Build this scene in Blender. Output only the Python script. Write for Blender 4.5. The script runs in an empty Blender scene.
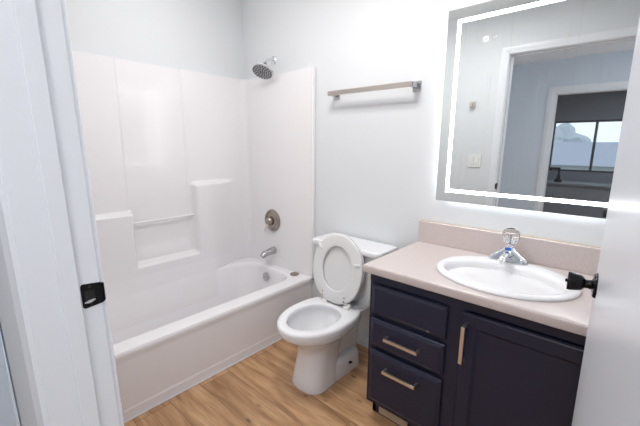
import bpy, bmesh, math, random
from mathutils import Vector, Matrix
S = bpy.context.scene
COL = S.collection
PI = math.pi
R = math.radians

# ---------------------------------------------------------------- camera
cd = bpy.data.cameras.new('camera'); cam = bpy.data.objects.new('camera', cd); COL.objects.link(cam)
cd.sensor_fit = 'HORIZONTAL'; cd.sensor_width = 36.0; cd.lens = 349.2229/640*36.0; cd.clip_start = 0.02
yaw, pit, rol = R(41.7997), R(10.9496), R(0.4354)
fw = Vector((-math.sin(yaw)*math.cos(pit), math.cos(yaw)*math.cos(pit), -math.sin(pit)))
rt = Vector((math.cos(yaw), math.sin(yaw), 0)); up = rt.cross(fw)
r2 = rt*math.cos(rol)+up*math.sin(rol); u2 = -rt*math.sin(rol)+up*math.cos(rol)
M = Matrix.Identity(4)
for i in range(3):
    M[i][0] = r2[i]; M[i][1] = u2[i]; M[i][2] = -fw[i]
M.translation = Vector((2.439, -1.8027, 1.3246))
cam.matrix_world = M
S.camera = cam

# ---------------------------------------------------------------- world, lights, exposure
S.view_settings.view_transform = 'Standard'; S.view_settings.look = 'None'
S.view_settings.gamma = 1.0; S.view_settings.use_curve_mapping = False
S.view_settings.exposure = 0.2
w = bpy.data.worlds.new('world'); S.world = w; w.use_nodes = True
bg = w.node_tree.nodes['Background']; bg.inputs[0].default_value = (0.78, 0.88, 1.0, 1); bg.inputs[1].default_value = 1.3

def area(name, loc, rot, sx, sy, e, col):
    l = bpy.data.lights.new(name, 'AREA'); l.shape = 'RECTANGLE'; l.size = sx; l.size_y = sy
    l.energy = e; l.color = col
    o = bpy.data.objects.new(name, l); COL.objects.link(o); o.location = loc; o.rotation_euler = rot
    return o
# added fill light below an unseen, added fixture over the tub
pl = bpy.data.lights.new('bath_fill_point', 'POINT'); pl.energy = 5.0; pl.color = (1.0, 0.985, 0.975); pl.shadow_soft_size = 0.17
po = bpy.data.objects.new('bath_fill_point', pl); COL.objects.link(po); po.location = (0.66, -0.78, 2.20)
area('bath_fill_panel', (1.45, -0.78, 2.385), (0, 0, 0), 0.30, 0.30, 32, (1.0, 0.985, 0.975))  # added main fill, paired with the unseen mid-room fixture
# added cool daylight fill for the hall, at an unseen added window
area('hall_daylight_fill', (4.16, -2.8, 1.5), (0, R(90), 0), 1.5, 1.6, 13, (0.72, 0.86, 1.0))
# added fill for hall and doorway, below an unseen added fixture
area('hall_fill_panel', (2.15, -2.35, 2.37), (0, 0, 0), 0.35, 0.35, 10, (1.0, 0.98, 0.96))

# lamp inside the kitchen ceiling fixture across the hall
area('kitchen_ceiling_lamp', (2.3, -5.6, 2.37), (0, 0, 0), 0.4, 0.4, 22, (0.95, 0.97, 1.0))

# ---------------------------------------------------------------- materials
def mat(name, col, rough=0.5, metal=0.0, emit=None, es=0.0, trans=0.0, ior=1.45, coat=0.0, bump=None, spec=None):
    m = bpy.data.materials.new(name); m.use_nodes = True
    nt = m.node_tree; b = nt.nodes['Principled BSDF']
    b.inputs['Base Color'].default_value = (*col, 1); b.inputs['Roughness'].default_value = rough
    b.inputs['Metallic'].default_value = metal; b.inputs['IOR'].default_value = ior
    b.inputs['Transmission Weight'].default_value = trans; b.inputs['Coat Weight'].default_value = coat
    if spec is not None: b.inputs['Specular IOR Level'].default_value = spec
    if emit: b.inputs['Emission Color'].default_value = (*emit, 1); b.inputs['Emission Strength'].default_value = es
    if bump:
        sc, st, dist = bump
        tc = nt.nodes.new('ShaderNodeTexCoord'); n = nt.nodes.new('ShaderNodeTexNoise'); bp = nt.nodes.new('ShaderNodeBump')
        n.inputs['Scale'].default_value = sc; n.inputs['Detail'].default_value = 4
        bp.inputs['Strength'].default_value = st; bp.inputs['Distance'].default_value = dist
        nt.links.new(tc.outputs['Object'], n.inputs['Vector']); nt.links.new(n.outputs['Fac'], bp.inputs['Height'])
        nt.links.new(bp.outputs['Normal'], b.inputs['Normal'])
    return m
def lin(r, g, b):
    f = lambda c: (c/255/12.92) if c/255 <= 0.04045 else ((c/255+0.055)/1.055)**2.4
    return (f(r), f(g), f(b))
W_WALL = mat('wall_paint', lin(224, 226, 228), 0.6, bump=(180, 0.12, 0.002), spec=0.12)
W_CEIL = mat('ceiling_paint', lin(245, 245, 245), 0.7, bump=(90, 0.3, 0.003))
W_FRONT = W_WALL
W_TRIM = mat('trim_paint', lin(232, 233, 236), 0.32)
W_HALL = mat('hall_paint', lin(214, 221, 230), 0.6, bump=(180, 0.12, 0.002))
W_DOOR = mat('door_paint', lin(222, 225, 232), 0.3)
FIBER = mat('surround_gelcoat', lin(240, 237, 238), 0.15, coat=0.5)
FIBER.node_tree.nodes['Principled BSDF'].inputs['Coat Roughness'].default_value = 0.05
TUB = mat('tub_gelcoat', lin(242, 239, 241), 0.15)
PORC = mat('porcelain', lin(236, 236, 238), 0.08, coat=0.5)
SEATM = mat('seat_plastic', lin(228, 228, 228), 0.25)
SINKM = mat('sink_porcelain', lin(238, 238, 240), 0.08, coat=0.4)
NAVY = mat('navy_paint', lin(35, 38, 60), 0.33)
NAVYD = mat('navy_shadow_gap', lin(20, 20, 28), 0.6)
CHROME = mat('chrome', (0.82, 0.83, 0.85), 0.08, 1.0)
CHROMED = mat('satin_chrome', (0.50, 0.50, 0.51), 0.25, 1.0)
NICKEL = mat('brushed_nickel', (0.74, 0.69, 0.64), 0.30, 1.0)
FACEP = mat('shower_face', (0.50, 0.51, 0.53), 0.35, 0.2)
BARM = mat('towel_bar_nickel', (0.56, 0.50, 0.46), 0.3, 1.0)
PEWTER = mat('dark_nickel', (0.40, 0.35, 0.31), 0.25, 1.0)
BLACKM = mat('black_metal', (0.003, 0.003, 0.004), 0.22, 0.0, spec=0.3)
BLACKR = mat('black_rubber', (0.01, 0.01, 0.01), 0.5)
BRASS = mat('brass', (0.55, 0.38, 0.16), 0.3, 1.0)
ACRYL = mat('clear_acrylic', (0.97, 0.98, 1.0), 0.02, trans=1.0, ior=1.49)
WATER = mat('water', (0.9, 0.95, 0.97), 0.02, trans=0.9, ior=1.33)
LED = mat('led_strip', (1, 1, 1), 0.5, emit=(0.93, 0.97, 1.0), es=8.0)
LEDB = mat('led_backlight', (1, 1, 1), 0.5, emit=(0.92, 0.96, 1.0), es=6.0)
ICON = mat('touch_icon', (1, 1, 1), 0.5, emit=(0.9, 0.97, 1.0), es=1.6)
LAMPG = mat('lamp_glass', (1, 1, 1), 0.5, emit=(1.0, 0.97, 0.92), es=2.5)
PLASTIC = mat('white_plastic', lin(235, 235, 232), 0.35)
BLUE = mat('blue_mark', (0.03, 0.16, 0.6), 0.3)
BEIGE = mat('beige_metal', lin(196, 176, 150), 0.45)
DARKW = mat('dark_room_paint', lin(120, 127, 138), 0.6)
GLASS = mat('window_glass', (1, 1, 1), 0.0, trans=1.0, ior=1.02)
VINYL = mat('window_frame_dark', lin(60, 64, 72), 0.4)
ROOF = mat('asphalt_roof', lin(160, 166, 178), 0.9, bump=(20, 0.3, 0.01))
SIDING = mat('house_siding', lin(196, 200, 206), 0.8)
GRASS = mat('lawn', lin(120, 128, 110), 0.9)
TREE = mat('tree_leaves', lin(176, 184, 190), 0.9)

def mirror_mat():
    m = mat('mirror_silver', (0.80, 0.83, 0.83), 0.012, 1.0); nt = m.node_tree; b = nt.nodes['Principled BSDF']
    # dried water streaks left on the glass
    tc = nt.nodes.new('ShaderNodeTexCoord'); mp = nt.nodes.new('ShaderNodeMapping'); n = nt.nodes.new('ShaderNodeTexNoise')
    mp.inputs['Scale'].default_value = (38, 1, 3.0); n.inputs['Scale'].default_value = 1.5; n.inputs['Detail'].default_value = 7
    cr = nt.nodes.new('ShaderNodeValToRGB'); cr.color_ramp.elements[0].position = 0.58; cr.color_ramp.elements[1].position = 0.80
    cr.color_ramp.elements[1].color = (0.16, 0.16, 0.16, 1); cr.color_ramp.elements[0].color = (0.035, 0.035, 0.035, 1)
    nt.links.new(tc.outputs['Object'], mp.inputs[0]); nt.links.new(mp.outputs[0], n.inputs['Vector']); nt.links.new(n.outputs['Fac'], cr.inputs[0])
    d = nt.nodes.new('ShaderNodeBsdfDiffuse'); d.inputs[0].default_value = (0.75, 0.78, 0.8, 1)
    mx = nt.nodes.new('ShaderNodeMixShader'); out = nt.nodes['Material Output']
    nt.links.new(cr.outputs[0], mx.inputs[0]); nt.links.new(b.outputs[0], mx.inputs[1]); nt.links.new(d.outputs[0], mx.inputs[2])
    nt.links.new(mx.outputs[0], out.inputs[0])
    return m
MIRROR = mirror_mat()

def counter_mat():
    m = mat('cultured_marble', lin(226, 213, 206), 0.22, coat=0.2); nt = m.node_tree; b = nt.nodes['Principled BSDF']
    tc = nt.nodes.new('ShaderNodeTexCoord'); n = nt.nodes.new('ShaderNodeTexNoise'); n.inputs['Scale'].default_value = 260; n.inputs['Detail'].default_value = 3
    cr = nt.nodes.new('ShaderNodeValToRGB'); e = cr.color_ramp.elements
    e[0].position = 0.35; e[0].color = (*lin(202, 189, 186), 1); e[1].position = 0.6; e[1].color = (*lin(211, 200, 197), 1)
    nt.links.new(tc.outputs['Object'], n.inputs['Vector']); nt.links.new(n.outputs['Fac'], cr.inputs[0]); nt.links.new(cr.outputs[0], b.inputs['Base Color'])
    return m
COUNTER = counter_mat()

def floor_mat():
    m = mat('oak_plank_vinyl', (0.4, 0.25, 0.14), 0.42); nt = m.node_tree; b = nt.nodes['Principled BSDF']; N = nt.nodes.new; L = nt.links.new
    tc = N('ShaderNodeTexCoord')
    mp = N('ShaderNodeMapping'); mp.inputs['Location'].default_value = (0.42, 0.055, 0); L(tc.outputs['Object'], mp.inputs[0])
    br = N('ShaderNodeTexBrick'); br.offset = 0.37; br.offset_frequency = 2; br.squash = 1.0
    br.inputs['Scale'].default_value = 1.0; br.inputs['Brick Width'].default_value = 1.22; br.inputs['Row Height'].default_value = 0.178
    br.inputs['Mortar Size'].default_value = 0.0016; br.inputs['Mortar Smooth'].default_value = 0.3; br.inputs['Bias'].default_value = 0.0
    br.inputs['Color1'].default_value = (0, 0, 0, 1); br.inputs['Color2'].default_value = (1, 1, 1, 1); br.inputs['Mortar'].default_value = (0.5, 0.5, 0.5, 1)
    L(mp.outputs[0], br.inputs['Vector'])
    # per plank offset of the grain
    sc = N('ShaderNodeVectorMath'); sc.operation = 'SCALE'; sc.inputs['Scale'].default_value = 7.0; L(br.outputs['Color'], sc.inputs[0])
    ad = N('ShaderNodeVectorMath'); ad.operation = 'ADD'; L(tc.outputs['Object'], ad.inputs[0]); L(sc.outputs[0], ad.inputs[1])
    m1 = N('ShaderNodeMapping'); m1.inputs['Scale'].default_value = (1.3, 9.0, 1); L(ad.outputs[0], m1.inputs[0])
    g = N('ShaderNodeTexNoise'); g.inputs['Scale'].default_value = 2.2; g.inputs['Detail'].default_value = 8; g.inputs['Distortion'].default_value = 0.5; L(m1.outputs[0], g.inputs['Vector'])
    cr = N('ShaderNodeValToRGB'); e = cr.color_ramp.elements
    e[0].position = 0.30; e[0].color = (*lin(150, 112, 78), 1); e[1].position = 0.68; e[1].color = (*lin(212, 172, 132), 1)
    x = e.new(0.47); x.color = (*lin(188, 145, 106), 1); L(g.outputs['Fac'], cr.inputs[0])
    # fine pores
    m2 = N('ShaderNodeMapping'); m2.inputs['Scale'].default_value = (4, 90, 1); L(ad.outputs[0], m2.inputs[0])
    f = N('ShaderNodeTexNoise'); f.inputs['Scale'].default_value = 2.0; f.inputs['Detail'].default_value = 5; L(m2.outputs[0], f.inputs['Vector'])
    fr = N('ShaderNodeMapRange'); fr.inputs[1].default_value = 0.3; fr.inputs[2].default_value = 0.7; fr.inputs[3].default_value = 0.80; fr.inputs[4].default_value = 1.10; L(f.outputs['Fac'], fr.inputs[0])
    mu = N('ShaderNodeMix'); mu.data_type = 'RGBA'; mu.blend_type = 'MULTIPLY'; mu.inputs[0].default_value = 1; L(cr.outputs[0], mu.inputs[6]); L(fr.outputs[0], mu.inputs[7])
    # knots
    m3 = N('ShaderNodeMapping'); m3.inputs['Scale'].default_value = (3.0, 7.0, 1); L(ad.outputs[0], m3.inputs[0])
    v = N('ShaderNodeTexVoronoi'); v.inputs['Scale'].default_value = 1.8; L(m3.outputs[0], v.inputs['Vector'])
    kr = N('ShaderNodeMapRange'); kr.inputs[1].default_value = 0.03; kr.inputs[2].default_value = 0.15; kr.inputs[3].default_value = 0.34; kr.inputs[4].default_value = 1.0; L(v.outputs['Distance'], kr.inputs[0])
    mk = N('ShaderNodeMix'); mk.data_type = 'RGBA'; mk.blend_type = 'MULTIPLY'; mk.inputs[0].default_value = 1; L(mu.outputs[2], mk.inputs[6]); L(kr.outputs[0], mk.inputs[7])
    # plank tone
    pr = N('ShaderNodeMapRange'); pr.inputs[3].default_value = 0.90; pr.inputs[4].default_value = 1.06; L(br.outputs['Color'], pr.inputs[0])
    mp2 = N('ShaderNodeMix'); mp2.data_type = 'RGBA'; mp2.blend_type = 'MULTIPLY'; mp2.inputs[0].default_value = 1; L(mk.outputs[2], mp2.inputs[6]); L(pr.outputs[0], mp2.inputs[7])
    # seams
    sm = N('ShaderNodeMix'); sm.data_type = 'RGBA'; L(br.outputs['Fac'], sm.inputs[0]); L(mp2.outputs[2], sm.inputs[6]); sm.inputs[7].default_value = (*lin(122, 88, 62), 1)
    L(sm.outputs[2], b.inputs['Base Color'])
    bp = N('ShaderNodeBump'); bp.inputs['Strength'].default_value = 0.25; bp.inputs['Distance'].default_value = 0.002; L(f.outputs['Fac'], bp.inputs['Height']); L(bp.outputs[0], b.inputs['Normal'])
    return m
FLOOR = floor_mat()

# ---------------------------------------------------------------- mesh helpers
OFF = {}
def BM(): return bmesh.new()
def add_box(bm, x0, x1, y0, y1, z0, z1, bev=0.0, seg=2, T=None):
    t = bmesh.new()
    bmesh.ops.create_cube(t, size=1)
    for v in t.verts:
        v.co = Vector(((x0+x1)/2+v.co.x*(x1-x0), (y0+y1)/2+v.co.y*(y1-y0), (z0+z1)/2+v.co.z*(z1-z0)))
    if bev > 0:
        bmesh.ops.bevel(t, geom=list(t.edges), offset=bev, segments=seg, profile=0.5, affect='EDGES')
    if T is not None: t.transform(T)
    merge(bm, t)
def merge(bm, t):
    me = bpy.data.meshes.new('tmp'); t.to_mesh(me); t.free(); bm.from_mesh(me); bpy.data.meshes.remove(me)
def add_loft(bm, rings, cap0=True, cap1=True, T=None, closed=True):
    t = bmesh.new(); vr = [[t.verts.new(Vector(p)) for p in r] for r in rings]; n = len(rings[0])
    for a, b in zip(vr[:-1], vr[1:]):
        for i in range(n if closed else n-1):
            j = (i+1) % n
            t.faces.new((a[i], a[j], b[j], b[i]))
    if cap0: t.faces.new(list(reversed(vr[0])))
    if cap1: t.faces.new(vr[-1])
    bmesh.ops.recalc_face_normals(t, faces=t.faces)
    if T is not None: t.transform(T)
    merge(bm, t)
def frame(axis, origin):
    z = Vector(axis).normalized(); x = z.orthogonal().normalized(); y = z.cross(x)
    m = Matrix.Identity(4)
    for i in range(3): m[i][0] = x[i]; m[i][1] = y[i]; m[i][2] = z[i]
    m.translation = Vector(origin); return m
def add_lathe(bm, prof, axis=(0, 0, 1), origin=(0, 0, 0), n=40, sx=1, sy=1, T=None):
    rings = [[(max(r, 1e-5)*sx*math.cos(2*PI*i/n), max(r, 1e-5)*sy*math.sin(2*PI*i/n), z) for i in range(n)] for r, z in prof]
    add_loft(bm, rings, True, True, T if T is not None else frame(axis, origin))
def add_tube(bm, pts, rad, n=16, cap=True):
    pts = [Vector(p) for p in pts]; rings = []; prev = None
    for i, p in enumerate(pts):
        d = (pts[min(i+1, len(pts)-1)]-pts[max(i-1, 0)]).normalized()
        x = d.orthogonal().normalized() if prev is None else (prev-d*prev.dot(d)).normalized()
        prev = x; y = d.cross(x); r = rad[i] if isinstance(rad, (list, tuple)) else rad
        rings.append([p+x*r*math.cos(2*PI*k/n)+y*r*math.sin(2*PI*k/n) for k in range(n)])
    add_loft(bm, rings, cap, cap)
def rrect(x0, x1, y0, y1, r, z, n=8):
    out = []
    for cx, cy, a0 in ((x1-r, y1-r, 0), (x0+r, y1-r, 90), (x0+r, y0+r, 180), (x1-r, y0+r, 270)):
        for k in range(n+1):
            a = R(a0+90*k/n); out.append((cx+r*math.cos(a), cy+r*math.sin(a), z))
    return out
def ell(cx, cy, rx, ry, z, n=72, e=2.0):
    o = []
    for i in range(n):
        t = 2*PI*i/n; c, s = math.cos(t), math.sin(t)
        o.append((cx+rx*math.copysign(abs(c)**(2/e), c), cy+ry*math.copysign(abs(s)**(2/e), s), z))
    return o
def sstep(a, b, t):
    t = max(0.0, min(1.0, (t-a)/(b-a))); return t*t*(3-2*t)

def link(name, bm, m, parent=None, smooth=40, cat=None):
    me = bpy.data.meshes.new(name)
    if parent is not None and parent.name in OFF: bm.transform(Matrix.Translation(-OFF[parent.name]))
    bm.normal_update(); bm.to_mesh(me); bm.free(); me.materials.append(m)
    if smooth:
        for p in me.polygons: p.use_smooth = True
        me.set_sharp_from_angle(angle=R(smooth))
    o = bpy.data.objects.new(name, me); COL.objects.link(o)
    if smooth:
        wn = o.modifiers.new('weighted_normals', 'WEIGHTED_NORMAL'); wn.keep_sharp = True; wn.weight = 100
    if parent is not None:
        o.parent = parent; OFF[o.name] = OFF.get(parent.name, Vector((0, 0, 0)))
    return o
def thing(name, label, cat, loc=(0, 0, 0), group=None):
    o = bpy.data.objects.new(name, None); o.empty_display_size = 0.05; COL.objects.link(o); o.location = loc
    OFF[o.name] = Vector(loc); o['label'] = label; o['category'] = cat
    if group: o['group'] = group
    return o
def single(name, bm, m, label, cat, group=None, smooth=40):
    o = link(name, bm, m, None, smooth); o['label'] = label; o['category'] = cat
    if group: o['group'] = group
    return o
def struct(name, bm, m, parent=None, smooth=40):
    o = link(name, bm, m, parent, smooth)
    if parent is None: o['kind'] = 'structure'
    return o
def bx(name, m, parent, *a, **k):
    bm = BM(); add_box(bm, *a, **k); return link(name, bm, m, parent)

# ---------------------------------------------------------------- room shell
RX = 2.62          # right wall
YF, YH = -1.572, -1.705   # bathroom and hall faces of the front wall
JX, HX = 1.55, 2.525       # door opening
DT = 2.07
YO = -3.9          # far side of the hall
YW = -7.2          # window wall of the room across the hall
def sbox(name, m, *a, **k):
    bm = BM(); add_box(bm, *a, **k); return struct(name, bm, m)
sbox('floor', FLOOR, -0.1, 4.3, YW-0.1, 0.1, -0.05, 0)
sbox('ceiling', W_CEIL, -0.1, 4.3, YW-0.1, 0.1, 2.44, 2.5)
sbox('wall_left', W_WALL, -0.1, 0, YH, 0.1, 0, 2.44)
sbox('wall_back', W_WALL, 0, 4.3, 0, 0.1, 0, 2.44)
sbox('wall_right', W_WALL, RX, RX+0.1, YH, 0, 0, 2.44)
bm = BM(); add_box(bm, 0, JX-0.018, YH, YF, 0, 2.44); add_box(bm, HX+0.018, RX, YH, YF, 0, 2.44); add_box(bm, JX-0.018, HX+0.018, YH, YF, DT+0.018, 2.44)
add_box(bm, RX+0.1, 4.2, YH, YF, 0, 2.44)
def lean(o):
    # the old door wall stands slightly out of plumb
    for v in o.data.vertices: v.co.y -= 0.018*(v.co.z-1.0)
lean(struct('wall_front', bm, W_WALL))
# hall
sbox('wall_hall_left', W_HALL, 0.62, 0.72, YO, YH, 0, 2.44)
bm = BM()
add_box(bm, 4.2, 4.3, YO, YH, 0, 0.75); add_box(bm, 4.2, 4.3, YO, YH, 2.2, 2.44); add_box(bm, 4.2, 4.3, YO, -3.6, 0.75, 2.2); add_box(bm, 4.2, 4.3, -2.0, YH, 0.75, 2.2)
struct('wall_hall_right', bm, W_HALL)
OX0, OX1, OT = 1.53, 2.42, 2.02
bm = BM(); add_box(bm, 0.62, OX0, YO-0.12, YO, 0, 2.44); add_box(bm, OX1, 4.3, YO-0.12, YO, 0, 2.44); add_box(bm, OX0, OX1, YO-0.12, YO, OT, 2.44)
struct('wall_hall_far', bm, W_HALL)
# window_2_added: unseen opening added on the right as a daylight source
bm = BM()
for a in ((4.19, 4.24, -3.6, -3.55, 0.75, 2.2), (4.19, 4.24, -2.05, -2.0, 0.75, 2.2), (4.19, 4.24, -3.55, -2.05, 0.75, 0.8), (4.19, 4.24, -3.55, -2.05, 2.15, 2.2)): add_box(bm, *a, bev=0.004)
struct('window_2_added', bm, W_TRIM)
# room across the hall
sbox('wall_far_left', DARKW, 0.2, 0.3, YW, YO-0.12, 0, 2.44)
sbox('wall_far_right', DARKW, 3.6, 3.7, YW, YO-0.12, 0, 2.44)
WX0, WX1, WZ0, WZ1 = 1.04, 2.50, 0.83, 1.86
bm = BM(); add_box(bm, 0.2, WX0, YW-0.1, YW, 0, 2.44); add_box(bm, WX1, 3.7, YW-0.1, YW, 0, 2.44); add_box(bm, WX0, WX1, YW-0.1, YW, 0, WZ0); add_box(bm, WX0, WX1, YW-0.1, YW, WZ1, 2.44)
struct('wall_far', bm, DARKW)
bm = BM()
for a in ((WX0, WX0+.04, YW-.07, YW-.02, WZ0, WZ1), (WX1-.04, WX1, YW-.07, YW-.02, WZ0, WZ1), (WX0, WX1, YW-.07, YW-.02, WZ0, WZ0+.04), (WX0, WX1, YW-.07, YW-.02, WZ1-.04, WZ1), (1.745, 1.79, YW-.07, YW-.02, WZ0, WZ1)): add_box(bm, *a, bev=0.004)
win = struct('window_1', bm, VINYL)
bx('window_pane', GLASS, win, WX0+.04, 1.745, YW-.048, YW-.044, WZ0+.04, WZ1-.04)
bx('window_pane', GLASS, win, 1.79, WX1-.04, YW-.048, YW-.044, WZ0+.04, WZ1-.04)

# door frame: jamb lining, stop, casings on both sides, strike plate
bm = BM()
add_box(bm, JX-0.018, JX, YH, YF, 0, DT+0.018, bev=0.002); add_box(bm, HX, HX+0.018, YH, YF, 0, DT+0.018, bev=0.002); add_box(bm, JX, HX, YH, YF, DT, DT+0.018, bev=0.002)
fr = struct('trim_1', bm, W_TRIM)
bm = BM()
add_box(bm, JX, JX+0.011, -1.649, -1.615, 0, DT, bev=0.003); add_box(bm, HX-0.011, HX, -1.649, -1.615, 0, DT, bev=0.003); add_box(bm, JX, HX, -1.649, -1.615, DT-0.011, DT, bev=0.003)
link('door_stop', bm, W_TRIM, fr)
def casing(x0, x1, top, yface, out, w=0.058, reveal=0.005, parent=None, m=None):
    # colonial profile: thick outer edge, thin inner edge; yface = wall face, out = +1/-1 direction into the room
    prof = [(0.0, 0.0), (0.0, 0.009), (0.004, 0.011), (0.016, 0.011), (0.024, 0.014), (0.036, 0.0155), (0.052, 0.016), (w, 0.013), (w, 0.0)]
    bm = BM()
    a, b, t = x0-reveal, x1+reveal, top+reveal
    for side in (0, 1, 2):
        r0, r1 = [], []
        for d, h in prof:
            y = yface+out*h
            if side == 0: r0.append((a-d, y, 0)); r1.append((a-d, y, t+d))
            if side == 1: r0.append((b+d, y, 0)); r1.append((b+d, y, t+d))
            if side == 2: r0.append((a-d, y, t+d)); r1.append((b+d, y, t+d))
        add_loft(bm, [r0, r1])
    return link('casing', bm, m or W_TRIM, parent, 30)
casing(JX, HX, DT, YF, 1, parent=fr)
casing(JX, HX, DT, YH, -1, parent=fr)
bm = BM(); add_box(bm, OX0-.0, OX0+.016, YO-.12, YO, 0, OT, bev=.002); add_box(bm, OX1-.016, OX1, YO-.12, YO, 0, OT, bev=.002); add_box(bm, OX0, OX1, YO-.12, YO, OT-.016, OT, bev=.002)
fr2 = struct('trim_2', bm, W_TRIM)
casing(OX0+.012, OX1-.012, OT-.012, YO, 1, w=.085, parent=fr2)

# strike plate: curved lip at the bathroom edge, latch hole
SZ = 0.985
bm = BM()
outl = []
def plate_ring(off):
    pts = []
    y0, y1 = YF-0.040, YF+0.0005
    z0, z1 = SZ-0.029, SZ+0.029
    r = 0.006
    for (cy, cz, a0) in ((y0+r, z1-r, 90), (y0+r, z0+r, 180)):
        for k in range(5):
            a = R(a0+90*k/4); pts.append((JX+off, cy+r*math.cos(a), cz+r*math.sin(a)))
    pts += [(JX+off, y1, z0+0.004), (JX+off, y1, z1-0.004)]
    return pts
add_loft(bm, [plate_ring(0.0002), plate_ring(0.0018)])
# lip rolls round the corner
lip = []
for k in range(7):
    a = R(15*k); rr = 0.009
    y = YF+rr*math.sin(a); x = JX+0.0018-(rr-rr*math.cos(a)); hh = 0.0245-0.006*k/6
    lip.append([(x, y, SZ-hh), (x, y, SZ+hh), (x-0.0016, y-0.0003, SZ+hh), (x-0.0016, y-0.0003, SZ-hh)])
add_loft(bm, lip)
sp = link('strike_plate', bm, BLACKM, fr); sp['label'] = 'black metal strike plate'
bm = BM()
add_box(bm, JX+0.0016, JX+0.0022, YF-.034, YF-.014, SZ-0.016, SZ+0.012, bev=0.0002)
link('latch_hole', bm, BLACKR, sp)
bm = BM(); cr = []
for k in range(9):
    t = k/8; y = YF-.036+0.022*t; z = SZ-0.015+0.004*t*t; h = 0.003*math.sin(PI*min(max(t, .08), .95))+.0006
    cr.append([(JX+0.0023, y, z-h), (JX+0.0023, y, z+h), (JX+0.0028, y, z+h), (JX+0.0028, y, z-h)])
add_loft(bm, cr); link('latch_tongue', bm, CHROME, sp)
for z in (SZ+.021, SZ-.022):
    bm = BM(); add_lathe(bm, [(0.0036, 0), (0.0034, .0009), (0.001, .0006)], (1, 0, 0), (JX+0.0017, YF-.022, z), n=16); link('screw', bm, BLACKR, sp)

for o in [fr]+list(fr.children_recursive): lean(o)

# ---------------------------------------------------------------- bathroom door leaf (open)
th = math.acos(0.093); piv = Vector((HX-0.002, YF, 0)); DL = 0.95; TK = 0.035
# local door frame: u along the leaf from the hinge to the free edge, n towards the hall face
u = Vector((-math.cos(th), math.sin(th), 0)); nrm = Vector((-math.sin(th), -math.cos(th), 0))
DM = Matrix.Identity(4)
for i in range(3): DM[i][0] = u[i]; DM[i][1] = nrm[i]; DM[i][2] = (0, 0, 1)[i]
DM.translation = piv
bm = BM(); add_box(bm, 0, DL, 0, TK, 0.012, DT-0.004, bev=0.0015, T=DM)
door = struct('door_1', bm, W_DOOR)
KU, KZ = DL-0.062, 0.974
def knob(side):
    bm = BM()
    n0 = TK if side > 0 else 0
    ax = nrm*side; o = DM @ Vector((KU, n0, KZ))
    add_lathe(bm, [(0.033, 0), (0.033, 0.003), (0.030, 0.007), (0.018, 0.009), (0.0125, 0.011), (0.011, 0.018), (0.0115, 0.024), (0.0165, 0.028), (0.020, 0.033), (0.0218, 0.041), (0.0235, 0.052), (0.0243, 0.059), (0.0232, 0.062), (0.012, 0.0625), (0.006, 0.0625)], ax, o, n=36)
    k = link('door_knob', bm, BLACKM, door); k['label'] = 'black tulip knob on the hall side' if side > 0 else 'black tulip knob on the bathroom side'
    bm = BM(); add_lathe(bm, [(0.0045, 0), (0.0045, 0.004), (0.002, 0.005)], ax, o+ax*0.0623, n=16); link('privacy_button', bm, BLACKM, k)
knob(1); knob(-1)
bm = BM(); add_box(bm, DL-0.0003, DL+0.0012, 0.006, 0.029, KZ-.028, KZ+.028, bev=0.0004, T=DM); link('latch_plate', bm, BLACKM, door)
for z in (0.25, 1.03, 1.82):
    bm = BM(); add_lathe(bm, [(0.006, 0), (0.006, 0.09)], (0, 0, 1), (piv.x, piv.y+0.007, z-.045), n=14); link('hinge', bm, BLACKM, door)

# baseboards
def base(name, x0, x1, y0, y1):
    bm = BM(); add_box(bm, x0, x1, y0, y1, 0, 0.075, bev=0.003); return struct(name, bm, W_TRIM)
base('baseboard_back', 0.782, 1.60, -0.013, 0)
base('baseboard_front', 0.80, JX-0.064, YF, YF+0.013)
base('baseboard_hall', 0.72, OX0-0.09, YO, YO+0.013)

# ---------------------------------------------------------------- bathtub
TH = 0.363; TX = 0.762; TY0 = YF+0.020; TY1 = -0.002
tub = thing('bathtub', 'white one-piece alcove bathtub with a plain front apron along the left wall', 'bathtub', (0.38, -0.78, 0))
rings = []
for d, z in ((0.004, 0.0), (0.004, 0.045), (0.006, 0.054), (0.009, 0.062), (0.007, 0.30), (0.004, 0.318), (0.001, 0.334), (0.0, 0.345), (0.002, 0.355), (0.007, 0.361), (0.016, TH)):
    rings.append(rrect(0.002+d*.1, TX-d, TY0, TY1, 0.006, z, 10))
IX0, IX1, IY0, IY1 = 0.082, 0.662, -1.475, -0.072
for d, z, r in ((-0.004, TH, .15), (0.004, TH-.001, .15), (0.012, TH-.006, .145), (0.019, TH-.017, .14), (0.026, TH-.045, .14), (0.045, .20, .14), (0.062, .10, .14), (0.09, .068, .13), (0.13, .058, .11)):
    sl = 0.0 if z > .3 else (TH-z)*.35
    rings.append(rrect(IX0+d, IX1-d, IY0+d+sl, IY1-d*.8, r, z, 10))
bm = BM(); add_loft(bm, rings); link('tub_shell', bm, TUB, tub, 35)
bm = BM(); add_lathe(bm, [(0.037, 0), (0.037, 0.003), (0.032, 0.007), (0.012, 0.008), (0.004, 0.0075)], (0, -1, 0.12), (0.345, -0.106, 0.285), n=32)
ov = link('overflow_plate', bm, CHROMED, tub)
for dz in (-.018, .018):
    bm = BM(); add_lathe(bm, [(0.0045, 0), (0.003, .003)], (0, -1, 0.12), (0.345, -0.1135+dz*.1, 0.286+dz), n=12); link('screw', bm, CHROME, ov)
bm = BM(); add_lathe(bm, [(0.03, 0), (0.029, 0.003), (0.02, 0.002)], (0, 0, 1), (0.372, -0.33, 0.0575), n=28); link('drain', bm, CHROMED, tub)
bm = BM(); add_box(bm, TX-0.001, TX+0.006, -1.55, -0.014, 0, 0.006, bev=0.002); link('caulk_bead', bm, W_TRIM, tub)

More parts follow.
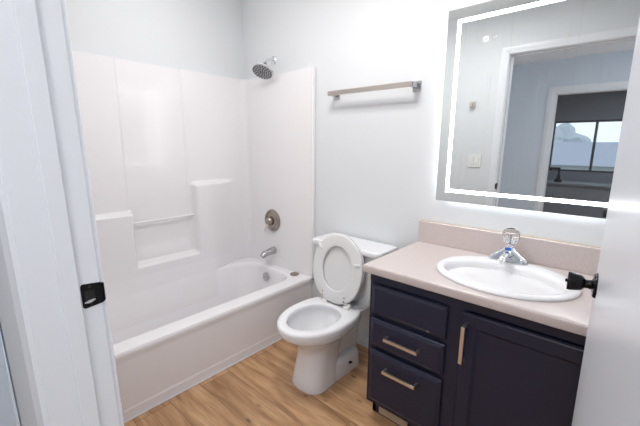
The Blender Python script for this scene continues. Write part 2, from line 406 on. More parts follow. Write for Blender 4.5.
# shower surround
sur = thing('shower_surround', 'glossy off-white moulded shower wall panels above the tub with niche and ledges', 'shower surround', (0.05, -0.78, TH))
HS = 1.834
def hgt(y, z):
    h = 0.024
    # middle panel is recessed and softly bowed
    mid = sstep(-0.972, -0.962, y)*(1-sstep(-0.556, -0.548, y))*sstep(0.56, 0.66, z)*sstep(0.0, 0.02, HS+0.02-z)
    yc, hw = -0.758, 0.208
    h -= mid*(0.010+0.006*(1-min(1, ((y-yc)/hw)**2)))
    # right hand bump with rounded top corner, left hand bump, lower bump across
    def rbox(y, z, y0, zt, sgn, r):
        # soft distance past corner; sgn=+1 solid for y>y0
        dy = (y-y0)*sgn; dz = zt-z
        if dy < r and dz < r: d = r-math.hypot(r-dy, r-dz)
        else: d = min(dy, dz)
        return sstep(0.0, 0.026, d)
    D = 0.066
    a = rbox(y, z, -0.540, 1.055, 1, 0.03)*(1-sstep(-0.44, -0.13, y))
    b = rbox(y, z, -0.945, 0.900, -1, 0.02)*sstep(-1.50, -1.16, y)
    c = sstep(0.0, 0.022, 0.545-z)*(1-sstep(-0.44, -0.13, y))*sstep(-1.46, -1.08, y)
    h += D*max(a, b, c)
    if z < 0.46:
        # the panel runs on down into the basin as one surface
        prof = ((0.10, .139), (0.20, .131), (.318, .112), (.346, .106), (.363, .101), (.46, .090))
        for (za, xa), (zb, xb) in zip(prof[:-1], prof[1:]):
            if z <= zb or zb == .46:
                xx = xa+(xb-xa)*max(0, (z-za)/(zb-za)); break
        h = 0.024+(xx-0.024)*max(a, b, c)
        if z < TH: h = max(0.004, h-0.03*(1-max(a, b, c)))
    # rounded inner corners with the end panels
    for d in (-y-0.018, y-(YF+0.036)):
        r = 0.045
        if d < r: h += r-math.sqrt(max(0, r*r-(r-max(d, 0))**2))
    return h
bm = BM()
NY, NZ = 260, 220
ys = [YF+0.021+(-0.004-YF-0.021)*i/NY for i in range(NY+1)]; zs = [0.105+(HS-0.105)*k/NZ for k in range(NZ+1)]
grid = [[bm.verts.new((hgt(y, z), y, z)) for z in zs] for y in ys]
for i in range(NY):
    for k in range(NZ): bm.faces.new((grid[i][k], grid[i+1][k], grid[i+1][k+1], grid[i][k+1]))
topb = [bm.verts.new((0.001, y, HS)) for y in ys]
for i in range(NY): bm.faces.new((grid[i][NZ], grid[i+1][NZ], topb[i+1], topb[i]))
bmesh.ops.recalc_face_normals(bm, faces=bm.faces)
link('side_panel', bm, FIBER, sur, 60)
def end_panel(y0, y1, out):
    bm = BM()
    ya, yb = sorted((y0, y1)); add_box(bm, 0.004, 0.772, ya, yb, TH-0.003, HS, bev=0.003)
    # raised bead at the outer edge
    e0, e1 = sorted((y0, y1+out*0.014)); add_box(bm, 0.768, 0.785, e0, e1, 0.0 if out > 0 and False else TH-0.003, HS, bev=0.008, seg=4)
    return link('end_panel', bm, FIBER, sur)
end_panel(-0.0005, -0.020, -1); end_panel(YF+0.0195, YF+0.036, 1)
bm = BM(); add_tube(bm, [(0.048, -0.960, 0.815), (0.048, -0.528, 0.815)], 0.0075); wb = link('washcloth_bar', bm, FIBER, sur)
bm = BM(); add_lathe(bm, [(0.007, 0), (0.007, 0.003), (0.003, 0.004)], (0, -1, 0), (0.048, -0.5305, 0.815), n=14); link('bar_end_cap', bm, CHROMED, sur)

# shower head
sh = thing('overhead_shower', 'round chrome shower head on a short angled arm high in the tub corner', 'shower head', (0.364, 0, 1.935))
P = [(0.364, -0.002, 1.935), (0.364, -0.03, 1.936), (0.364, -0.055, 1.928), (0.364, -0.072, 1.914), (0.364, -0.084, 1.898)]
bm = BM(); add_lathe(bm, [(0.030, 0), (0.030, 0.003), (0.024, 0.009), (0.012, 0.012)], (0, -1, 0), (0.364, -0.001, 1.935), n=32); link('flange', bm, CHROME, sh)
bm = BM(); add_tube(bm, P, 0.0105); link('shower_arm', bm, CHROME, sh)
hd = Vector((0.15, -0.48, -0.86)).normalized(); hb = Vector((0.364, -0.087, 1.894))
bm = BM(); add_lathe(bm, [(0.010, -0.004), (0.016, 0.0), (0.018, 0.010), (0.016, 0.022), (0.012, 0.026)], hd, hb, n=24); link('ball_joint', bm, BLACKM, sh)
hc = hb+hd*0.024
bm = BM(); add_lathe(bm, [(0.014, 0), (0.017, 0.010), (0.050, 0.022), (0.080, 0.030), (0.085, 0.036), (0.084, 0.044), (0.076, 0.047), (0.073, 0.045)], hd, hc, n=48)
head = link('spray_head', bm, CHROME, sh)
F = frame(hd, hc+hd*0.0452)
bm = BM(); add_lathe(bm, [(0.072, 0), (0.072, 0.001), (0.03, 0.0018), (0.002, 0.002)], T=F, n=40); fp = link('face_plate', bm, FACEP, head)
bm = BM()
for rr, nn in ((0.0, 1), (0.016, 6), (0.031, 10), (0.047, 14), (0.063, 20)):
    for k in range(nn):
        a = 2*PI*k/nn+rr*30; add_lathe(bm, [(0.0056, 0.0), (0.005, 0.0036), (0.0025, 0.004)], T=F @ Matrix.Translation((rr*math.cos(a), rr*math.sin(a), 0.0008)), n=7)
nz = link('spray_nozzle', bm, BLACKR, fp); nz['kind'] = 'stuff'
bm = BM(); side = Vector((-0.9, 0.25, -0.05)); side = (side-hd*side.dot(hd)).normalized(); add_tube(bm, [hc+hd*0.036+side*0.078, hc+hd*0.036+side*0.094, hc+hd*0.034+side*0.103], [0.004, 0.004, 0.006], n=10); link('spray_lever', bm, CHROME, head)

# shower valve
va = thing('shower_valve', 'round brushed nickel shower valve trim with a small lever handle', 'shower valve', (0.342, -0.02, 0.735))
bm = BM(); add_lathe(bm, [(0.088, 0), (0.090, 0.004), (0.087, 0.012), (0.079, 0.016), (0.072, 0.014), (0.068, 0.008), (0.050, 0.009), (0.042, 0.015), (0.034, 0.018)], (0, -1, 0), (0.342, -0.0205, 0.735), n=56); link('escutcheon', bm, PEWTER, va)
bm = BM(); add_lathe(bm, [(0.034, 0), (0.033, 0.020), (0.030, 0.034), (0.022, 0.044), (0.010, 0.048)], (0, -1, 0), (0.342, -0.036, 0.735), n=40); hub = link('handle_hub', bm, PEWTER, va)
bm = BM(); add_tube(bm, [(0.336, -0.062, 0.722), (0.318, -0.068, 0.690), (0.306, -0.074, 0.662), (0.303, -0.076, 0.650)], [0.010, 0.008, 0.0085, 0.006], n=14); link('lever', bm, NICKEL, hub)

# tub spout
tsp = thing('tub_spout', 'chrome tub spout on the wall below the shower valve', 'faucet', (0.352, -0.02, 0.487))
pth = [(0.352, -0.0205, 0.489), (0.352, -0.026, 0.489), (0.352, -0.06, 0.487), (0.352, -0.10, 0.482), (0.352, -0.128, 0.474), (0.352, -0.145, 0.460)]
bm = BM(); add_tube(bm, pth, [0.030, 0.0295, 0.0265, 0.025, 0.024, 0.020], n=28)
add_lathe(bm, [(0.017, 0), (0.0165, 0.014)], (0, -0.15, -1), (0.352, -0.128, 0.464), n=24); body = link('spout_body', bm, CHROMED, tsp)
bm = BM(); add_tube(bm, [(0.352, -0.135, 0.49), (0.352, -0.136, 0.507)], [0.0035, 0.006], n=12); link('diverter_knob', bm, CHROMED, tsp)

# loose stopper on the rim
bm = BM(); add_lathe(bm, [(0.030, 0), (0.033, 0.002), (0.033, 0.008), (0.028, 0.012), (0.016, 0.013), (0.010, 0.017), (0.004, 0.0175)], (0, 0, 1), (0.628, -0.062, TH), n=32)
single('drain_stopper', bm, PEWTER, 'small round dark metal drain stopper lying on the tub rim corner', 'drain stopper')

# ---------------------------------------------------------------- towel bar
tb = thing('towel_bar', 'square brushed nickel towel bar on the white wall above the toilet', 'towel bar', (1.26, 0, 1.635))
def tbpost(x):
    bm = BM(); add_box(bm, x-.024, x+.024, -0.008, 0, 1.612, 1.664, bev=.0015); add_box(bm, x-.012, x+.012, -0.072, -0.006, 1.628, 1.652, bev=.0015); link('mounting_post', bm, CHROMED, tb)
tbpost(0.965); tbpost(1.517)
bm = BM(); add_box(bm, 0.955, 1.524, -0.082, -0.070, 1.627, 1.655, bev=.0015); link('rail', bm, BARM, tb)

# ---------------------------------------------------------------- toilet
CX = 1.225
toi = thing('toilet', 'white two-piece toilet with raised seat between the tub and the vanity', 'toilet', (CX, -0.40, 0))
def egg(yf, yb, hw, z, yc, n=64, eb=2.6, ef=2.0, cx=CX):
    o = []
    for i in range(n):
        t = 2*PI*i/n; c, s = math.cos(t), math.sin(t)
        if s < 0: e = ef; ry = yc-yf
        else: e = eb; ry = yb-yc
        o.append((cx+hw*math.copysign(abs(c)**(2/e), c), yc+ry*math.copysign(abs(s)**(2/e), s), z))
    return o
bm = BM()
# front column flaring into the bowl, then over the rim and down inside
rg = [egg(-.600, -.36, .109, 0.0, -.50, eb=3.5, ef=2.7), egg(-.602, -.36, .111, .010, -.50, eb=3.5, ef=2.7), egg(-.594, -.35, .106, .05, -.50, eb=3.5, ef=2.6), egg(-.578, -.33, .096, .14, -.49, eb=3, ef=2.4), egg(-.575, -.31, .095, .20, -.48, eb=3, ef=2.2),
      egg(-.590, -.28, .104, .25, -.47, eb=2.8), egg(-.622, -.26, .128, .285, -.47, eb=2.6), egg(-.662, -.24, .158, .312, -.46), egg(-.688, -.22, .177, .328, -.46), egg(-.696, -.21, .182, .336, -.46), egg(-.703, -.20, .186, .345, -.455), egg(-.710, -.19, .190, .36, -.455),
      egg(-.711, -.19, .191, .382, -.455), egg(-.708, -.19, .188, .392, -.455), egg(-.700, -.195, .181, .397, -.455), egg(-.688, -.20, .172, .398, -.455),
      egg(-.662, -.315, .138, .397, -.48, eb=2.1), egg(-.655, -.322, .132, .390, -.48, eb=2.1), egg(-.653, -.325, .130, .375, -.48, eb=2.1), egg(-.658, -.320, .135, .355, -.48, eb=2.1), egg(-.648, -.330, .128, .32, -.48, eb=2.1), egg(-.625, -.350, .112, .285, -.48, eb=2.1), egg(-.59, -.38, .088, .25, -.48, eb=2.1), egg(-.55, -.42, .055, .225, -.48, eb=2.1), egg(-.51, -.45, .03, .215, -.48, eb=2.1)]
add_loft(bm, rg)
# trapway body behind the column and foot flange with bolts
add_loft(bm, [egg(-.45, -.13, .070, 0.0, -.3, eb=4, ef=3), egg(-.45, -.13, .066, .12, -.3, eb=4, ef=3), egg(-.40, -.11, .068, .22, -.3, eb=4, ef=3), egg(-.345, -.08, .078, .30, -.3, eb=4, ef=3), egg(-.315, -.04, .115, .36, -.2, eb=5, ef=3), egg(-.30, -.02, .150, .385, -.2, eb=6, ef=3), egg(-.30, -.025, .145, .395, -.2, eb=6, ef=3)])
add_loft(bm, [egg(-.47, -.165, .106, 0.0, -.28, eb=6, ef=5), egg(-.47, -.165, .107, .012, -.28, eb=6, ef=5), egg(-.465, -.168, .103, .07, -.28, eb=6, ef=5), egg(-.46, -.175, .096, .10, -.28, eb=6, ef=5), egg(-.45, -.19, .074, .125, -.28, eb=5, ef=4)])
bowl = link('bowl', bm, PORC, toi, 55)
bm = BM(); add_loft(bm, [egg(-.592, -.378, .089, .2515, -.48, eb=2.1), egg(-.592, -.378, .089, .2520, -.48, eb=2.1)]); link('bowl_water', bm, WATER, toi)
for s in (-1, 1):
    bm = BM(); add_lathe(bm, [(0.012, 0), (0.012, .002), (0.006, .003), (0.005, .018), (0.002, .019)], (s, 0, 0.35), (CX+s*.102, -.285, .062), n=14)
    link('floor_bolt', bm, BLACKR, toi)
TCX = CX-.014
# tank
bm = BM()
def rr3(x0, x1, y0, y1, r, z): return rrect(x0, x1, y0, y1, r, z, 8)
add_loft(bm, [rr3(TCX-.185, TCX+.185, -.185, -.03, .035, .392), rr3(TCX-.200, TCX+.200, -.196, -.026, .04, .41), rr3(TCX-.224, TCX+.224, -.206, -.024, .04, .50), rr3(TCX-.238, TCX+.238, -.214, -.022, .04, .705), rr3(TCX-.234, TCX+.234, -.21, -.026, .04, .708)])
link('tank', bm, PORC, toi)
bm = BM()
add_loft(bm, [rr3(TCX-.240, TCX+.228, -.216, -.022, .04, .708), rr3(TCX-.253, TCX+.253, -.228, -.014, .03, .711), rr3(TCX-.256, TCX+.256, -.232, -.012, .03, .718), rr3(TCX-.256, TCX+.256, -.232, -.012, .03, .734), rr3(TCX-.252, TCX+.252, -.228, -.016, .03, .741), rr3(TCX-.240, TCX+.228, -.217, -.027, .03, .745)])
link('tank_lid', bm, PORC, toi)
bm = BM(); add_lathe(bm, [(0.011, 0), (0.011, .006), (.006, .008), (.006, .014)], (0, -1, 0), (TCX-.175, -.2125, .672), n=16); add_tube(bm, [(TCX-.175, -.226, .672), (TCX-.15, -.232, .670), (TCX-.115, -.230, .664)], [.006, .0055, .007], n=12); link('flush_lever', bm, CHROME, toi)
# raised seat and cover; local plane: a = across, b = up along the leaning seat
hinge = Vector((CX-.018, -.292, .412)); lean = R(8)
bd = Vector((0, math.sin(lean), math.cos(lean))); nd = Vector((0, -math.cos(lean), math.sin(lean)))   # nd faces the room
SM = Matrix.Identity(4)
for i in range(3): SM[i][0] = (1, 0, 0)[i]; SM[i][1] = bd[i]; SM[i][2] = nd[i]
SM.translation = hinge
def seatring(hw, b0, b1, z, bc=.20, n=64, e0=2.15):
    o = []
    for i in range(n):
        t = 2*PI*i/n; c, s = math.cos(t), math.sin(t)
        ry = (b1-bc) if s > 0 else (bc-b0)
        e = 2.0 if s > 0 else e0
        o.append((hw*math.copysign(abs(c)**(2/e), c), bc+ry*math.copysign(abs(s)**(2/e), s), z))
    return o
bm = BM()
prof = [(0.0, 0.000), (-.004, -.003), (0.0, .0)]
ro, rn = (.185, -.008, .405), (.107, .070, .332)
loop = []
for (d, z) in ((.006, .0), (.0, .005), (.0, .012), (.006, .018)): loop.append(seatring(ro[0]-d, ro[1]+d, ro[2]-d, z))
for (d, z) in ((.008, .018), (.0, .012), (.0, .005), (.006, .0)): loop.append(seatring(rn[0]+d, rn[1]-d, rn[2]+d, z))
loop.append(loop[0])
add_loft(bm, loop, False, False, T=SM); bmesh.ops.remove_doubles(bm, verts=bm.verts, dist=1e-5); bmesh.ops.recalc_face_normals(bm, faces=bm.faces)
seat = link('toilet_seat', bm, SEATM, toi, 50)
for s, b in ((-1, .315), (1, .255)):
    a = .15 if s > 0 else .135
    T = SM @ Matrix.Translation((s*a, b, .018)) @ Matrix.Rotation(R(-42 if s < 0 else 12), 4, 'Z')
    bm = BM(); add_box(bm, -.020, .020, -.006, .006, -.001, .008, bev=.003, T=T); link('bumper', bm, PLASTIC, seat)
bm = BM()
add_loft(bm, [seatring(.178, .0, .402, -.018), seatring(.184, -.006, .408, -.015), seatring(.186, -.008, .410, -.008), seatring(.184, -.006, .408, -.003)], T=SM)
link('seat_cover', bm, SEATM, toi, 50)
for s in (-1, 1):
    bm = BM()
    add_box(bm, CX+s*.082-.018, CX+s*.082+.018, -.312, -.268, .396, .412, bev=.004)
    add_tube(bm, [(CX+s*.082-.02, -.290, .418), (CX+s*.082+.02, -.290, .418)], .010, n=14)
    h = link('seat_hinge', bm, PLASTIC, toi)
    bm = BM()
    for b in (.024, .046):
        o = SM @ Vector((s*.082, b, .0178)); add_lathe(bm, [(0.0052, 0), (0.0045, .002), (.001, .0025)], nd, o, n=12)
    link('hinge_screw', bm, BRASS if s < 0 else PEWTER, h)

# ---------------------------------------------------------------- vanity cabinet
VX0, VX1, VF, VB = 1.604, 2.60, -.515, -.012
CZ = .8037
van = thing('vanity_cabinet', 'navy vanity cabinet with three drawers and a door against the back wall', 'cabinet', (2.1, -.27, 0))
bm = BM()
CT = CZ-.040
for a in ((VX0, VX0+.018, VF+.02, VB, .10, CT), (VX1-.018, VX1, VF+.02, VB, .10, CT), (VX0+.018, VX1-.018, VF+.02, VB, .10, .118), (VX0+.018, VX1-.018, VB-.012, VB, .118, CT), (VX0+.04, 1.95, VF, VF+.02, .718, CT), (2.05, VX1-.05, VF, VF+.02, .718, CT), (VX0, VX0+.04, VF, VF+.02, .10, CT), (1.95, 2.05, VF, VF+.02, .10, CT), (VX1-.05, VX1, VF, VF+.02, .10, CT), (VX0+.04, 1.95, VF, VF+.02, .10, .14), (2.05, VX1-.05, VF, VF+.02, .10, .14), (VX0+.04, 1.95, VF+.006, VF+.018, .14, .718), (1.975, 1.99, VF+.02, VB-.012, .118, CT)): add_box(bm, *a)
link('carcass', bm, NAVY, van)
bm = BM(); add_box(bm, VX0, VX1, VF+.06, VF+.075, 0, .10); add_box(bm, VX0, VX0+.018, VF+.06, VB, 0, .10); link('toe_kick', bm, NAVY, van)
bm = BM(); add_box(bm, 1.645, 1.80, VF+.052, VF+.06, .012, .062, bev=.002)
for k in range(12): add_box(bm, 1.655+k*.0115, 1.660+k*.0115, VF+.048, VF+.054, .018, .056)
link('toe_kick_grille', bm, BEIGE, van)
def pull(p, x0, x1, z0, z1, yf):
    bm = BM()
    if x1-x0 > z1-z0:
        add_box(bm, x0, x1, yf-.034, yf-.024, z0, z1, bev=.0015); 
        for x in (x0, x1-.010): add_box(bm, x, x+.010, yf-.032, yf, z0+.001, z1-.001, bev=.001)
    else:
        add_box(bm, x0, x1, yf-.034, yf-.024, z0, z1, bev=.0015)
        for z in (z0, z1-.010): add_box(bm, x0+.001, x1-.001, yf-.032, yf, z, z+.010, bev=.001)
    return link('handle', bm, NICKEL, p)
def front(name, x0, x1, z0, z1):
    # slab with a routed, chamfered edge
    bm = BM(); y1 = VF; yf = VF-.020
    def r(d, y): return [(x0+d, y, z0+d), (x1-d, y, z0+d), (x1-d, y, z1-d), (x0+d, y, z1-d)]
    add_loft(bm, [r(0, y1-.0005), r(0, yf+.010), r(.003, yf+.006), r(.012, yf+.003), r(.016, yf), r(.02, yf)])
    return link(name, bm, NAVY, van, 20)
front('drawer', 1.622, 1.970, .572, .712)
d2 = front('drawer', 1.622, 1.970, .412, .548)
d3 = front('drawer', 1.622, 1.970, .125, .390)
pull(d2, 1.712, 1.872, .477, .491, VF-.020); pull(d3, 1.712, 1.872, .318, .332, VF-.020)
# door: frame with recessed panel
bm = BM(); x0, x1, z0, z1 = 2.028, 2.565, .125, .714; yf = VF-.020
def r(d, y): return [(x0+d, y, z0+d), (x1-d, y, z0+d), (x1-d, y, z1-d), (x0+d, y, z1-d)]
add_loft(bm, [r(0, VF-.0005), r(0, yf+.006), r(.003, yf+.002), r(.006, yf), r(.050, yf), r(.054, yf+.003), r(.060, yf+.009), r(.062, yf+.010)])
vd = link('cabinet_door', bm, NAVY, van, 20)
pull(vd, 2.038, 2.052, .520, .672, yf)
bm = BM(); add_box(bm, VX0-.012, VX0-.0005, -.505, -.488, .715, .742, bev=.003); b = link('side_bumper', bm, BEIGE, van)

# countertop with sink cut-out
KX0, KX1, KF = 1.586, RX-.002, -.556
SX, SY, SRX, SRY = 2.092, -.292, .262, .222
ct = thing('countertop', 'pale pinkish beige vanity countertop with a low backsplash', 'countertop', (2.1, -.28, CZ))
N = 96
angs = [2*PI*i/N for i in range(N)]
def rectring(x0, x1, y0, y1, z):
    out = []
    for t in angs:
        c, s = math.cos(t), math.sin(t)
        k = min(((x1-SX)/c if c > 1e-9 else 1e9), ((x0-SX)/c if c < -1e-9 else 1e9), ((y1-SY)/s if s > 1e-9 else 1e9), ((y0-SY)/s if s < -1e-9 else 1e9))
        out.append([SX+c*k, SY+s*k, z])
    for cx, cy in ((x0, y0), (x0, y1), (x1, y0), (x1, y1)):
        j = min(range(N), key=lambda q: (out[q][0]-cx)**2+(out[q][1]-cy)**2); out[j] = [cx, cy, z]
    return out
hole = lambda z: [(SX+(SRX-.02)*math.cos(t), SY+(SRY-.02)*math.sin(t), z) for t in angs]
bm = BM()
rg = [hole(CZ-.038), rectring(KX0+.004, KX1, KF+.004, -.002, CZ-.038), rectring(KX0, KX1, KF, -.002, CZ-.034), rectring(KX0, KX1, KF, -.002, CZ-.010), rectring(KX0+.002, KX1, KF+.002, -.002, CZ-.004), rectring(KX0+.005, KX1, KF+.005, -.002, CZ-.001), rectring(KX0+.009, KX1, KF+.009, -.002, CZ), hole(CZ), hole(CZ-.038)]
add_loft(bm, rg, False, False); bmesh.ops.remove_doubles(bm, verts=bm.verts, dist=1e-5); bmesh.ops.recalc_face_normals(bm, faces=bm.faces)
link('counter_slab', bm, COUNTER, ct, 50)
bm = BM(); add_box(bm, KX0, KX1, -.024, -.001, CZ-.001, .920, bev=.004, seg=3); link('backsplash', bm, COUNTER, ct)
bm = BM(); add_box(bm, KX0+.002, KX1, -.006, -.0005, .919, .9225, bev=.001); link('caulk_line', bm, BEIGE, ct)

# sink
sk = thing('sink', 'white oval drop-in sink set in the beige countertop', 'sink', (SX, SY, CZ))
bm = BM()
E = lambda rx, ry, z, dy=0.0: ell(SX, SY+dy, rx, ry, z)
add_loft(bm, [E(SRX-.022, SRY-.022, CZ-.02), E(SRX-.02, SRY-.02, CZ+.0005), E(SRX, SRY, CZ+.0006), E(SRX+.002, SRY+.002, CZ+.005), E(SRX-.001, SRY-.001, CZ+.011), E(SRX-.010, SRY-.010, CZ+.015), E(SRX-.022, SRY-.024, CZ+.0155, -.003), E(SRX-.036, SRY-.046, CZ+.014, -.018), E(SRX-.043, SRY-.055, CZ+.008, -.025), E(SRX-.048, SRY-.061, CZ-.004, -.027), E(SRX-.058, SRY-.070, CZ-.04, -.027), E(SRX-.085, SRY-.09, CZ-.09, -.025), E(SRX-.13, SRY-.12, CZ-.125, -.02), E(.06, .05, CZ-.14, -.01), E(.022, .022, CZ-.144, 0)])
link('basin', bm, SINKM, sk, 60)
bm = BM(); add_lathe(bm, [(0.024, -.002), (0.024, .001), (.018, .002), (.017, -.001), (.006, -.001), (.006, .004), (.002, .005)], (0, 0, 1), (SX, SY, CZ-.1435), n=28); link('sink_drain', bm, CHROME, sk)

# faucet
FX, FY, FZ = 2.066, -.104, CZ+.0155
fa = thing('sink_faucet', 'chrome basin faucet with a clear faceted knob on the sink ledge', 'faucet', (FX, FY, FZ))
bm = BM()
add_loft(bm, [rrect(FX-.078, FX+.078, FY-.026, FY+.026, .024, FZ, 8), rrect(FX-.082, FX+.082, FY-.029, FY+.029, .025, FZ+.004, 8), rrect(FX-.079, FX+.079, FY-.027, FY+.027, .024, FZ+.018, 8), rrect(FX-.062, FX+.062, FY-.024, FY+.024, .021, FZ+.030, 8), rrect(FX-.030, FX+.030, FY-.020, FY+.020, .019, FZ+.052, 8), rrect(FX-.022, FX+.022, FY-.019, FY+.019, .0185, FZ+.064, 8)])
link('faucet_body', bm, CHROME, fa)
bm = BM()
def sq(p, w, h, ax):
    p = Vector(p); a = Vector(ax).normalized(); x = Vector((1, 0, 0)); z = x.cross(a).normalized()
    if z.z < 0: z = -z
    return [p+x*w*math.cos(t)*1.0+z*h*math.sin(t) for t in [2*PI*k/24 for k in range(24)]]
add_loft(bm, [sq((FX, FY+.0, FZ+.030), .019, .016, (0, -1, 0)), sq((FX, FY-.03, FZ+.036), .018, .013, (0, -1, 0.1)), sq((FX, FY-.07, FZ+.038), .016, .011, (0, -1, 0)), sq((FX, FY-.10, FZ+.034), .0145, .010, (0, -1, -.2)), sq((FX, FY-.114, FZ+.028), .013, .009, (0, -1, -.5))])
spt = link('faucet_spout', bm, CHROME, fa)
bm = BM(); add_lathe(bm, [(0.0105, 0), (0.0105, .012), (.008, .0125)], (0, 0, -1), (FX, FY-.106, FZ+.026), n=20); link('aerator', bm, CHROME, spt)
bm = BM(); add_lathe(bm, [(0.018, 0), (0.018, .006), (.013, .009), (.013, .015), (.016, .018)], (0, 0, 1), (FX, FY, FZ+.062), n=28); st = link('handle_stem', bm, CHROME, fa)
bm = BM(); n = 12
def fac(rr, z, tw=0): return [(FX+rr*math.cos(2*PI*(k+tw)/n), FY+rr*math.sin(2*PI*(k+tw)/n), z) for k in range(n)]
z0 = FZ+.080
add_loft(bm, [fac(.017, z0), fac(.028, z0+.007), fac(.036, z0+.024), fac(.037, z0+.040), fac(.032, z0+.057), fac(.019, z0+.067), fac(.016, z0+.064)])
kn = link('clear_knob', bm, ACRYL, fa, 0); kn['label'] = 'clear faceted acrylic knob'
bm = BM(); add_lathe(bm, [(0.0045, 0), (0.0045, .03), (.003, .034)], (0, 0, 1), (FX, FY, z0+.004), n=16); link('knob_core', bm, CHROMED, kn)
bm = BM(); add_box(bm, FX-.013, FX+.013, FY-.0225, FY-.0185, FZ+.052, FZ+.064, bev=.001); link('blue_plate', bm, BLUE, fa)  # small blue plate on the front of the faucet body
bm = BM(); add_tube(bm, [(FX, FY+.022, FZ+.02), (FX, FY+.024, FZ+.062)], .002, n=8); add_lathe(bm, [(.005, 0), (.005, .006)], (0, 0, 1), (FX, FY+.024, FZ+.062), n=12); link('drain_rod', bm, CHROME, fa)

# ---------------------------------------------------------------- LED mirror
MX0, MX1, MZ0, MZ1, MY = 1.6765, 2.445, 1.047, 1.9605, -.035
mir = thing('led_mirror', 'large backlit rectangular mirror with a lit border strip above the sink', 'mirror', ((MX0+MX1)/2, 0, (MZ0+MZ1)/2))
bm = BM(); add_box(bm, MX0, MX1, MY, MY+.005, MZ0, MZ1); link('mirror_glass', bm, MIRROR, mir, 0)
bm = BM(); add_box(bm, MX0+.05, MX1-.05, MY+.005, -.001, MZ0+.05, MZ1-.05); link('back_housing', bm, PLASTIC, mir)
def ringbox(x0, x1, z0, z1, t, ya, yb):
    bm = BM()
    for a in ((x0, x1, ya, yb, z0, z0+t), (x0, x1, ya, yb, z1-t, z1), (x0, x0+t, ya, yb, z0+t, z1-t), (x1-t, x1, ya, yb, z0+t, z1-t)): add_box(bm, *a)
    return bm
link('backlight', ringbox(MX0+.036, MX1-.036, MZ0+.036, MZ1-.036, .010, MY+.008, -.006), LEDB, mir)
link('light_strip', ringbox(MX0+.049, MX1-.045, MZ0+.047, MZ1-.049, .0165, MY-.0006, MY-.0001), LED, mir)
bm = BM()
o = (1.859, MY-.0002, 1.804)
add_loft(bm, [[(o[0]+rr*math.cos(2*PI*k/28), MY-yy, o[2]+rr*math.sin(2*PI*k/28)) for k in range(28)] for rr, yy in ((.0115, .0), (.0115, .0006), (.006, .0006), (.006, .0))], False, False)
link('touch_button', bm, ICON, mir)
bm = BM(); add_lathe(bm, [(.006, 0), (.006, .0004)], (0, -1, 0), (1.902, MY, 1.805), n=20); b2 = link('dimmer_button', bm, PLASTIC, mir)

# ---------------------------------------------------------------- front wall things seen in the mirror
ls = thing('light_switch', 'white two-gang light switch plate beside the bathroom door', 'light switch', (1.35, YF, 1.20))
bm = BM(); add_box(bm, 1.292, 1.408, YF, YF+.006, 1.142, 1.258, bev=.002); link('switch_plate', bm, PLASTIC, ls)
for x in (1.327, 1.373):
    bm = BM(); add_box(bm, x-.016, x+.016, YF+.005, YF+.009, 1.167, 1.233, bev=.001); link('rocker', bm, PLASTIC, ls)
rh = thing('robe_hook', 'small square nickel robe hook on the wall above the light switch', 'hook', (1.29, YF, 1.69))
bm = BM(); add_box(bm, 1.268, 1.316, YF, YF+.008, 1.668, 1.716, bev=.002); link('hook_plate', bm, NICKEL, rh)
bm = BM(); add_box(bm, 1.281, 1.303, YF+.006, YF+.04, 1.676, 1.698, bev=.002); add_box(bm, 1.281, 1.303, YF+.034, YF+.042, 1.676, 1.712, bev=.002); link('hook_peg', bm, NICKEL, rh)

# ceiling fixtures; bathroom and hall ones are unseen, added as light sources
def clight(loc, label, r=.19):
    t = thing('ceiling_light', label, 'ceiling light', loc)
    x, y, z = loc
    bm = BM(); add_lathe(bm, [(r, 0), (r, .018), (r-.01, .022), (.02, .022)], (0, 0, -1), (x, y, 2.44), n=48); link('light_base', bm, PLASTIC, t)
    bm = BM(); add_lathe(bm, [(r-.012, .0), (r-.016, .014), (r-.06, .036), (.03, .046), (.001, .047)], (0, 0, -1), (x, y, 2.418), n=48); link('light_diffuser', bm, LAMPG, t)
clight((1.45, -.78, 2.44), 'added round flush ceiling light, out of view, in the middle of the bathroom')
clight((0.66, -.78, 2.44), 'added round flush ceiling light, out of view, above the bathtub', .13)
clight((2.3, -5.6, 2.44), 'round flush ceiling light in the dark room across the hall')
clight((2.15, -2.35, 2.44), 'added round flush ceiling light, out of view, in the hall')

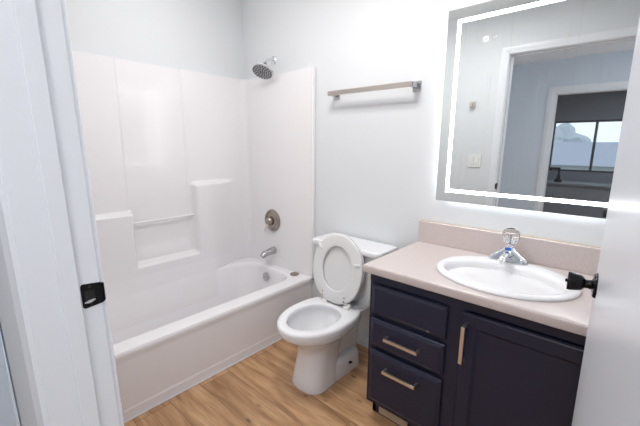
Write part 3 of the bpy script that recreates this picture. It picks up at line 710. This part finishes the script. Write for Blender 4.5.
# ---------------------------------------------------------------- room across the hall, seen in the mirror
tp = thing('tall_tap', 'black square-necked tap silhouetted before the far window', 'tap', (1.28, -6.7, .0))
sb = thing('kitchen_counter', 'dark grey counter below the far window', 'counter', (1.8, -6.85, 0))
bm = BM(); add_box(bm, .9, 2.7, -7.19, -6.55, 0, .60, bev=.004); link('counter_base', bm, DARKW, sb)
bm = BM(); add_box(bm, .88, 2.72, -7.195, -6.52, .60, .64, bev=.006); link('counter_top', bm, DARKW, sb)
bm = BM(); add_box(bm, 1.30, 1.335, -6.72, -6.68, .64, .93, bev=.008); add_box(bm, 1.15, 1.335, -6.72, -6.68, .895, .93, bev=.008); add_box(bm, 1.15, 1.18, -6.715, -6.685, .86, .90, bev=.004); link('tap_neck', bm, BLACKM, tp)
bm = BM(); add_lathe(bm, [(.07, 0), (.07, .03), (.035, .06), (.03, .14)], (0, 0, 1), (1.3175, -6.70, .64), n=20); link('tap_base', bm, BLACKM, tp)
tp.location = (1.3175, -6.7, .64); 
for c in tp.children: c.location = Vector((1.28, -6.7, 0))-Vector((1.3175, -6.7, .64))
# outside
sbox('ground', GRASS, -20, 25, -45, -7.3, -2.6, -2.5)
def house(x, y, w, d, h, label):
    t = thing('house', label, 'house', (x, y, -2.5))
    bm = BM(); add_box(bm, x-w/2, x+w/2, y-d/2, y+d/2, -2.5, h); wl = link('house_wall', bm, SIDING, t)
    bm = BM(); e = .5
    add_loft(bm, [[(x-w/2-e, y-d/2-e, h), (x-w/2-e, y+d/2+e, h), (x-w/2-e, y, h+1.5)], [(x+w/2+e, y-d/2-e, h), (x+w/2+e, y+d/2+e, h), (x+w/2+e, y, h+1.5)]]); link('roof', bm, ROOF, t)
    for k in range(3):
        xx = x-w/2+w*(k+.5)/3; bx('house_window', VINYL, wl, xx-.5, xx+.5, y+d/2, y+d/2+.04, h-1.9, h-.7)
house(-1, -30, 14, 8, .2, 'pale house with a grey gable roof seen through the far window')
bm = BM(); bmesh.ops.create_icosphere(bm, subdivisions=4, radius=1.0)
rnd = random.Random(4)
for v in bm.verts:
    k = 1+.22*math.sin(7*v.co.x+3*v.co.z)*math.cos(6*v.co.y+5*v.co.z)+rnd.uniform(-.06, .06); v.co = Vector((v.co.x*2.6*k-3.6, v.co.y*2.0*k-38, v.co.z*2.4*k+.9))
tr = thing('tree', 'hazy tree rising behind the grey roof outside', 'tree', (-3.6, -38, -2.5)); link('crown', bm, TREE, tr, 0)
bm = BM(); add_tube(bm, [(-3.6, -38, -2.5), (-3.6, -38, .5)], [.3, .2], n=10); link('trunk', bm, ROOF, tr)
